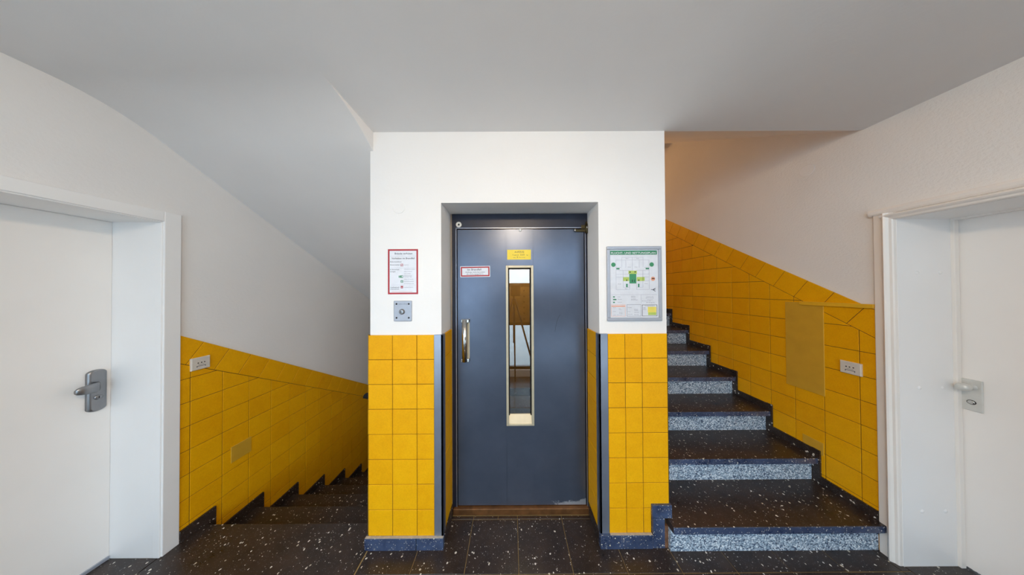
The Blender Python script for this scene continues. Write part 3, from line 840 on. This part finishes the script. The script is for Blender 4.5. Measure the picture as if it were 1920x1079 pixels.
for a in ((230, 258, 650, 258), (230, 258, 230, 628), (650, 258, 650, 628), (230, 628, 400, 628), (490, 628, 650, 628), (400, 550, 400, 628), (490, 550, 490, 628), (305, 225, 575, 225), (305, 225, 305, 345), (575, 225, 575, 345), (438, 225, 438, 390), (355, 258, 355, 355), (525, 258, 525, 355), (230, 388, 400, 388), (490, 388, 650, 388), (230, 435, 395, 435), (500, 435, 650, 435), (230, 472, 320, 472), (590, 472, 650, 472), (320, 388, 320, 600), (570, 388, 570, 600), (320, 600, 400, 600), (490, 600, 570, 600), (570, 520, 650, 520), (230, 350, 300, 350), (590, 350, 650, 350)):
    el(bm, *a, w=3.5)
obj('plan_line', bm, 'ink_light', ep)
for a in ((388, 495, 392, 432), (318, 395, 472, 522), (492, 592, 472, 522)): bm = bmesh.new(); er(bm, *a); obj('plan_area', bm, 'green_lime', ep)
bm = bmesh.new(); er(bm, 398, 486, 432, 552, 0.0067); obj('plan_area', bm, 'green_mid', ep)
for px in (198, 683): bm = bmesh.new(); u, v = E_(px, 316); disc(bm, u, v, 28 * PXX, on_front, T); obj('plan_marker', bm, 'green_mid', ep)
bm = bmesh.new(); u, v = E_(698, 495); disc(bm, u, v, 27 * PXX, on_front, T); obj('plan_marker', bm, 'orange_print', ep)
for a in ((235, 275, 358, 376), (606, 650, 358, 376), (357, 376, 556, 598), (507, 525, 556, 598), (190, 212, 712, 726), (190, 232, 745, 760), (190, 212, 780, 795)): bm = bmesh.new(); er(bm, *a); obj('plan_marker', bm, 'green_print', ep)
for a in [(px - 7, px + 7, py - 8, py + 8) for px, py in ((407, 410), (472, 408), (365, 512), (517, 512), (690, 492), (708, 492))] + [(432, 440, 505, 535), (460, 466, 505, 535)]:
    bm = bmesh.new(); er(bm, *a, 0.0069); obj('plan_marker', bm, 'anodised_dark', ep)
for px, py, w in ((355, 238, 30), (492, 238, 28), (378, 345, 44), (464, 345, 40), (250, 556, 46), (588, 554, 44), (342, 616, 26)):
    bm = bmesh.new(); u, v = E_(px, py + 6); letter(bm, 'Zimmer' if w > 35 else 'Bad', u, v, 10 * PZZ, on_front, 0.0067, w * PXX); obj('lettering', bm, 'ink_grey', ep)
for px, py, s, w in ((247, 722, 'Fluchtweg', 34), (247, 752, 'Notausgang', 54), (247, 790, 'Sammelstelle', 54), (418, 716, 'Standort', 54), (418, 728, 'Fahrstuhl', 54), (418, 750, 'Feuerlöscher', 60), (418, 762, 'Brandmelder', 86), (610, 724, 'Gebäude', 90), (600, 740, 'Wohnhaus', 104), (620, 760, 'Erdgeschoss', 70), (552, 775, 'Stand', 110), (612, 795, 'Plan', 100),
                    (188, 858, 'Ruhe', 36), (262, 870, 'Notruf', 26), (262, 885, 'melden', 40), (188, 904, 'Retten', 36), (262, 912, 'Türen', 42), (262, 928, 'Wege', 44), (188, 950, 'Lösch', 36), (240, 950, 'Feuer', 62),
                    (374, 858, 'Unfall', 48), (455, 880, 'Notruf', 46), (455, 892, 'melden', 48), (374, 908, 'Erste', 34), (455, 916, 'Hilfe leisten', 60), (374, 940, 'Weiter', 64), (455, 945, 'Rettung', 54), (570, 858, 'Lage', 30), (570, 870, 'plan', 36), (570, 884, 'Haus', 40), (595, 836, 'Lageplan', 120)):
    bm = bmesh.new(); u, v = E_(px, py); letter(bm, s, u, v, 9 * PZZ, on_front, 0.0067, w * PXX); obj('lettering', bm, 'ink_grey', ep)
bm = bmesh.new(); el(bm, 165, 692, 545, 692, 3); el(bm, 545, 692, 745, 692, 3); el(bm, 545, 692, 545, 800, 3)
a, t = E_(165, 815); c, d = E_(345, 962); obj('plan_line', bm, 'ink_light', ep)
bm = bmesh.new(); outline(bm, a, c, d, t, 0.0014, on_front, T); er(bm, 172, 340, 828, 842); obj('info_panel', bm, 'orange_print', ep)
a, t = E_(362, 815); c, d = E_(545, 962); bm = bmesh.new(); outline(bm, a, c, d, t, 0.0018, on_front, T); obj('info_panel', bm, 'ink_grey', ep)
a, t = E_(556, 818); c, d = E_(747, 962); bm = bmesh.new(); outline(bm, a, c, d, t, 0.0024, on_front, T); obj('info_panel', bm, 'ink', ep)
bm = bmesh.new(); er(bm, 628, 735, 845, 915); obj('site_map', bm, 'yellow_map', ep)
bm = bmesh.new(); er(bm, 632, 735, 915, 948); obj('site_map', bm, 'green_lime', ep)
bm = bmesh.new(); el(bm, 670, 630, 728, 630, 6); u, v = E_(708, 632)
prism(bm, [(u - 0.010, v), (u + 0.008, v + 0.011), (u + 0.010, v + 0.008), (u - 0.004, v), (u + 0.010, v - 0.008), (u + 0.008, v - 0.011)], on_front, T - 0.0004, T + 0.0003); obj('north_arrow', bm, 'ink', ep)

# ------------------------------------------------------------------ covers on the tiled side walls
def cover_plate(place, y0, y1, z0, z1, label, flip):
    t = thing('cover_plate', label, 'cover plate', (0, 0, 0), 'small white plates on the tiled walls')
    bm = bmesh.new(); slab(bm, [(y0, z0), (y1, z0), (y1, z1), (y0, z1)], place, 0.009, 0.021, 0.003); obj('plate', bm, 'plastic_white', t)
    w = y1 - y0
    for k, f in enumerate((0.34, 0.52, 0.68)):
        bm = bmesh.new(); disc(bm, y0 + w * f, z0 + 0.044, 0.0035, place, 0.0216, 0.001, 12); obj('dot', bm, 'anodised_dark', t)
    bm = bmesh.new()
    rect(bm, y0 + w * 0.34, y0 + w * 0.66, z0 + 0.032, z0 + 0.0335, place, 0.0215)
    rect(bm, y0 + w * 0.26, y0 + w * 0.74, z0 + 0.022, z0 + 0.025, place, 0.0215)
    rect(bm, y0 + w * 0.26, y0 + w * 0.30, z0 + 0.017, z0 + 0.025, place, 0.0215); rect(bm, y0 + w * 0.70, y0 + w * 0.74, z0 + 0.017, z0 + 0.025, place, 0.0215)
    obj('print_mark', bm, 'ink', t)
cover_plate(on_left, 0.059, 0.143, 1.030, 1.109, 'small white cover plate on the left tiled wall beside the door frame', 1)
cover_plate(on_right, 0.009, 0.093, 0.992, 1.069, 'small white cover plate on the right tiled wall beside the door frame', -1)
def panel(place, poly, t1, mat, name, label, cat, group=None):
    bm = bmesh.new(); slab(bm, poly, place, 0.008, t1, 0.0015); tag(obj(name, bm, mat), label, cat, group)
q = lambda a, b, c, d: [(a, c), (b, c), (b, d), (a, d)]
panel(on_left, q(0.257, 0.376, 0.290, 0.405), 0.014, 'dull_yellow', 'patch_plate', 'dull yellow rectangular patch on the left tiled wall', 'patch', 'dull yellow patches')
panel(on_right, q(0.166, 0.369, 0.792, 1.432), 0.014, 'dull_yellow', 'access_panel', 'tall dull yellow cover panel on the right tiled wall', 'panel', 'dull yellow patches')
panel(on_right, [(0.178, 0.376), (0.282, 0.376), (0.282, 0.463), (0.178, 0.463)], 0.013, 'dull_yellow', 'patch_plate', 'small dull yellow patch low on the right wall near the steps', 'patch', 'dull yellow patches')
panel(on_right, q(-0.040, 0.282, 1.414, 1.439), 0.022, 'trunking_yellow', 'cable_trunking', 'narrow yellow cable trunking running to the right door frame', 'cable trunking')

# ------------------------------------------------------------------ left door
d1 = thing('door_1', 'white flush door with grey steel handle plate in the left wall', 'door', (0, 0, 0), kind='structure')
bx('door_leaf', 'door_white', d1, LD_X - 0.045, LD_X, LD_Y0, LD_Y1 - 0.0015, 0.014, LD_Z - 0.002, bev=0.001)
def lining(parent, mat, xa, xb, y0, y1, z, th=0.012):
    """jambs and head lining the opening between xa and xb"""
    bx('jamb', mat, parent, xa, xb, y1 - 0.001, y1 + th, 0.0, z)
    bx('jamb', mat, parent, xa, xb, y0 - th, y0 + 0.001, 0.0, z)
    bx('head', mat, parent, xa, xb, y0, y1, z - 0.001, z + th)
lining(d1, 'frame_white', LD_X - 0.05, XL + 0.004, LD_Y0, LD_Y1, LD_Z)
cw = 0.067
bm = bmesh.new()
box(bm, XL - 0.0, XL + 0.017, LD_Y1 + 0.003, LD_Y1 + cw, 0.0, LD_Z + 0.063, bev=0.003); obj('casing', bm, 'frame_white', d1)
bm = bmesh.new()
box(bm, XL - 0.0, XL + 0.017, LD_Y0 - cw, LD_Y0 - 0.003, 0.0, LD_Z + 0.063, bev=0.003); obj('casing', bm, 'frame_white', d1)
bm = bmesh.new()
box(bm, XL - 0.0, XL + 0.0165, LD_Y0 - 0.004, LD_Y1 + 0.004, LD_Z + 0.003, LD_Z + 0.063, bev=0.003); obj('casing', bm, 'frame_white', d1)
# rounded inner bead of the steel frame
bm = bmesh.new()
box(bm, XL - 0.030, XL + 0.010, LD_Y1 - 0.004, LD_Y1 + 0.006, 0.0, LD_Z - 0.002, bev=0.003)
box(bm, XL - 0.030, XL + 0.010, LD_Y0 - 0.006, LD_Y0 + 0.004, 0.0, LD_Z - 0.002, bev=0.003)
box(bm, XL - 0.030, XL + 0.010, LD_Y0 + 0.004, LD_Y1 - 0.004, LD_Z - 0.004, LD_Z + 0.006, bev=0.003)
obj('frame_bead', bm, 'frame_white', d1)
# handle plate: long, rounded ends, bowed
hp0, hp1, hz0, hz1 = -0.125, -0.067, 0.872, 1.104
hc = (hp0 + hp1) / 2; hw = (hp1 - hp0) / 2
def stadium(w, za, zb_, cap, n=10):
    P = []
    for i in range(n + 1): a = math.pi * i / n; P.append((hc + w * math.cos(a), zb_ - cap + cap * math.sin(a)))
    for i in range(n + 1): a = math.pi + math.pi * i / n; P.append((hc + w * math.cos(a), za + cap + cap * math.sin(a)))
    return P
bm = bmesh.new()
place = lambda u, v, t: (LD_X + t, u, v)
rings = []
for w, t, s in ((hw, 0, 0), (hw, 0.008, 0), (hw - 0.003, 0.012, 0.002), (hw - 0.010, 0.0145, 0.006)):
    rings.append([bm.verts.new(place(u, v, t)) for u, v in stadium(w, hz0 + s, hz1 - s, 0.020)])
for A_, B_ in zip(rings, rings[1:]):
    n = len(A_)
    for i in range(n): f = bm.faces.new((A_[i], A_[(i + 1) % n], B_[(i + 1) % n], B_[i])); f.smooth = True
bm.faces.new(rings[-1]); bm.faces.new(rings[0][::-1])
hp = obj('handle_plate', bm, 'satin_steel', d1)
bm = bmesh.new()                                       # thick curved lever
secs = [(-0.096, 0.012, 0.010, 0.024), (-0.100, 0.026, 0.012, 0.027), (-0.113, 0.040, 0.011, 0.026), (-0.135, 0.045, 0.010, 0.0255), (-0.156, 0.046, 0.010, 0.0225), (-0.169, 0.046, 0.008, 0.017), (-0.175, 0.046, 0.004, 0.009)]
prev = None; N_ = 14
for yy, tt, rx, rz in secs:
    r_ = [bm.verts.new((LD_X + tt + rx * math.cos(2 * math.pi * i / N_), yy, 1.012 + rz * math.sin(2 * math.pi * i / N_))) for i in range(N_)]
    if prev:
        for i in range(N_): f = bm.faces.new((prev[i], prev[(i + 1) % N_], r_[(i + 1) % N_], r_[i])); f.smooth = True
    else: bm.faces.new(r_[::-1])
    prev = r_
bm.faces.new(prev)
cyl(bm, (LD_X + 0.010, -0.104, 1.012), (LD_X + 0.034, -0.104, 1.012), 0.014, n=14)
obj('lever', bm, 'satin_steel', hp)
bm = bmesh.new(); lathe(bm, (LD_X + 0.014, -0.095, 0.950), (1, 0, 0), [(0, 0.013), (0.004, 0.013), (0.006, 0.010), (0.006, 0)], 20); lc = obj('lock_cylinder', bm, 'satin_steel', hp)
bm = bmesh.new(); box(bm, LD_X + 0.0195, LD_X + 0.0206, -0.0965, -0.0935, 0.944, 0.957); obj('keyhole', bm, 'black', lc)
bx('floor_seal', 'aluminium', d1, LD_X - 0.0, LD_X + 0.008, LD_Y0 + 0.002, LD_Y1 - 0.004, 0.001, 0.020, bev=0.002)

# ------------------------------------------------------------------ right door
d2 = thing('door_2', 'cream white old door with moulded casing and knob in the right wall', 'door', (0, 0, 0), kind='structure')
bx('door_leaf', 'door_white', d2, RD_X, RD_X + 0.045, RD_Y0, RD_Y1 - 0.003, 0.012, RD_Z - 0.003, bev=0.002)
lining(d2, 'frame_white', XR - 0.004, RD_X + 0.05, RD_Y0, RD_Y1, RD_Z)
bm = bmesh.new()
box(bm, RD_X - 0.028, RD_X - 0.002, RD_Y1 - 0.012, RD_Y1, 0.0, RD_Z - 0.012, bev=0.002)
box(bm, RD_X - 0.028, RD_X - 0.002, RD_Y0, RD_Y0 + 0.012, 0.0, RD_Z - 0.012, bev=0.002)
box(bm, RD_X - 0.028, RD_X - 0.002, RD_Y0, RD_Y1, RD_Z - 0.012, RD_Z, bev=0.002)
obj('door_stop', bm, 'old_white', d2)
def casing_profile(side):
    """moulded casing: (distance from opening edge, projection from wall)"""
    return [(0.0, 0.0), (0.0, 0.020), (0.004, 0.024), (0.012, 0.026), (0.018, 0.034), (0.024, 0.038), (0.030, 0.034), (0.034, 0.022), (0.036, 0.016), (0.039, 0.020), (0.066, 0.018), (0.071, 0.012), (0.071, 0.0)]
cp = casing_profile(0)
for sgn, yo in ((1, RD_Y1), (-1, RD_Y0)):
    bm = bmesh.new(); prism(bm, cp, lambda u, v, t: (XR - v, yo + sgn * u, t), 0.0, RD_Z + 0.040)
    o = obj('casing', bm, 'old_white', d2)
bm = bmesh.new(); prism(bm, [(a, b + 0.0005) for a, b in cp], lambda u, v, t: (XR - v, t, RD_Z + u * 1.02), RD_Y0 - 0.072, RD_Y1 + 0.038); obj('casing', bm, 'old_white', d2)
bm = bmesh.new(); prism(bm, [(0.038, 0.0), (0.038, 0.024), (0.046, 0.030), (0.060, 0.032), (0.073, 0.026), (0.073, 0.0)], lambda u, v, t: (XR - v, t, RD_Z + u), RD_Y0 - 0.080, RD_Y1 + 0.078); obj('cornice', bm, 'old_white', d2)
# handle plate, knob, lock
bm = bmesh.new(); box(bm, RD_X - 0.007, RD_X, -0.174, -0.119, 0.872, 1.040, bev=0.003); pp = obj('handle_plate', bm, 'silver_plate', d2)
kc = (RD_X - 0.007, -0.146, 1.000)
bm = bmesh.new(); lathe(bm, kc, (-1, 0, 0), [(0, 0.017), (0.003, 0.016), (0.005, 0.011), (0.022, 0.010), (0.026, 0.015), (0.034, 0.0200), (0.045, 0.0215), (0.055, 0.018), (0.060, 0.010), (0.061, 0)], 26); obj('knob', bm, 'silver_plate', pp)
bm = bmesh.new(); lathe(bm, (RD_X - 0.007, -0.146, 0.918), (-1, 0, 0), [(0, 0.010), (0.003, 0.010), (0.004, 0.007), (0.004, 0)], 18); lc = obj('lock_cylinder', bm, 'chrome', pp)
bm = bmesh.new(); lathe(bm, (RD_X - 0.007, -0.146, 0.918), (-1, 0, 0), [(0, 0.0125), (0.0015, 0.012), (0.0015, 0.0095)], 18); obj('keyhole', bm, 'black', lc)
for z_, dy in ((0.30, 0), (0.30, 1), (0.98, 0), (0.98, 1), (1.62, 0), (1.62, 1)):
    bm = bmesh.new(); lathe(bm, (2.26 + dy * 0.13, RD_Y1 - 0.001, z_), (0, -1, 0), [(0, 0.011), (0.002, 0.009), (0.003, 0.0)], 14); obj('screw_cap', bm, 'frame_white', d2)

# ------------------------------------------------------------------ behind the camera: entrance screen, mailboxes, lamp, tripod
bm = bmesh.new()
yo0, yo1 = YB - 0.12, YB
box(bm, XL - 0.4, -1.80, yo0, yo1, -0.3, 2.76); box(bm, 2.02, XR + 0.42, yo0, yo1, -0.3, 2.76)
box(bm, -1.80, 2.02, yo0, yo1, 2.36, 2.76); box(bm, -0.34, -0.20, yo0, yo1, 0.0, 2.36)
box(bm, -0.20, 2.02, yo0, yo1, 0.0, 0.12); box(bm, -1.80, 2.02, yo0, yo1, -0.3, -0.003)
wb = tag(obj('wall_back', bm, 'plaster'), 'white entrance wall behind the viewer with glazed door and windows', 'wall', kind='structure')
def window(name, a, b, c, d, label, bars):
    w = thing(name, label, 'window', (0, 0, 0), kind='structure')
    bm = bmesh.new()
    for q_ in ((a, b, c, c + 0.05), (a, b, d - 0.05, d), (a, a + 0.05, c + 0.05, d - 0.05), (b - 0.05, b, c + 0.05, d - 0.05)) + tuple((x - 0.025, x + 0.025, c + 0.05, d - 0.05) for x in bars):
        box(bm, q_[0], q_[1], YB - 0.09, YB - 0.03, q_[2], q_[3])
    obj('window_frame', bm, 'anodised_dark', w)
    xs = [a + 0.05] + [x for x in bars] + [b - 0.05]
    for e, f in zip(xs, xs[1:]): bx('pane', 'window_glass', w, e, f, YB - 0.062, YB - 0.058, c + 0.05, d - 0.05)
    portal('daylight_portal', a, b, c, d, YB - 0.095)
window('window_1', -0.20, 2.02, 1.60, 2.36, 'glazed band above the mailboxes behind the viewer', (0.90,))
window('window_2', -0.20, 2.02, 0.12, 0.95, 'glazed band below the mailboxes behind the viewer', (0.90,))
bm = bmesh.new(); box(bm, -0.20, 2.02, yo0, yo1 - 0.01, 0.95, 1.60); obj('panel', bm, 'anodised_dark', wb)
window('door_4', -1.80, -0.34, 0.0, 2.36, 'glazed entrance door behind the viewer', (-0.80,))
mb = thing('mailbox_unit', 'brown metal mailbox unit seen mirrored in the elevator window', 'mailbox', (0, 0, 0))
bx('housing', 'mailbox_brown', mb, -0.15, 1.85, YB - 0.008, YB + 0.09, 0.97, 1.58)
for i in range(5):
    for j in range(6):
        xa = -0.13 + i * 0.392; za = 0.985 + j * 0.097
        bm = bmesh.new(); box(bm, xa, xa + 0.38, YB + 0.0905, YB + 0.097, za, za + 0.089, bev=0.002); fd = obj('flap', bm, 'mailbox_brown', mb)
        bm = bmesh.new(); cyl(bm, (xa + 0.34, YB + 0.097, za + 0.045), (xa + 0.34, YB + 0.106, za + 0.045), 0.012, n=12); obj('flap_lock', bm, 'black', fd)
cl = thing('ceiling_lamp', 'warm round ceiling lamp above the viewer, mirrored on the elevator door', 'lamp', (0, 0, 0))
bm = bmesh.new(); lathe(bm, (0.05, -1.58, CEIL), (0, 0, -1), [(0, 0.15), (0.025, 0.15), (0.03, 0.14), (0.03, 0)], 28); obj('base', bm, 'frame_white', cl)
bm = bmesh.new(); lathe(bm, (0.05, -1.58, CEIL - 0.028), (0, 0, -1), [(0, 0.135), (0.03, 0.130), (0.055, 0.105), (0.072, 0.06), (0.078, 0)], 28); obj('shade', bm, 'lamp_glow', cl)
# warm lamp on the upper landing, above the right flight
ul = thing('landing_lamp', 'warm lamp on the stairwell wall above the upper landing', 'lamp', (0, 0, 0))
bm = bmesh.new(); lathe(bm, (1.25, YEND, 3.2), (0, -1, 0), [(0, 0.11), (0.02, 0.11), (0.022, 0.10), (0.022, 0)], 24); obj('base', bm, 'frame_white', ul)
bm = bmesh.new(); lathe(bm, (1.25, YEND - 0.02, 3.2), (0, -1, 0), [(0, 0.10), (0.03, 0.098), (0.05, 0.08), (0.065, 0.045), (0.07, 0)], 24); obj('shade', bm, 'landing_glow', ul)
tp = thing('camera_tripod', 'black camera tripod seen mirrored in the elevator window', 'tripod', (0, 0, 0))
bx('camera_body', 'black', tp, -0.02, 0.13, -1.43, -1.34, 1.44, 1.61, bev=0.012)
bm = bmesh.new(); cyl(bm, (0.03, -1.39, 0.75), (0.03, -1.39, 1.44), 0.014); obj('column', bm, 'black', tp)
for fx, fy in ((0.42, -1.25), (-0.36, -1.30), (0.05, -1.80)):
    bm = bmesh.new(); cyl(bm, (0.03 + fx * 0.06, -1.39 + (fy + 1.39) * 0.06, 1.36), (fx, fy, 0.006), 0.015, 0.010); obj('leg', bm, 'black', tp)
bm = bmesh.new(); cyl(bm, (0.03, -1.39, 1.32), (0.03, -1.39, 1.40), 0.032); obj('collar', bm, 'black', tp)
# pavement outside the entrance
bm = bmesh.new(); box(bm, -7, 7, -10, YB - 0.12, -0.35, -0.10)
tag(obj('pavement', bm, 'pavement_grey'), 'grey paved ground outside the entrance', 'pavement', kind='structure')
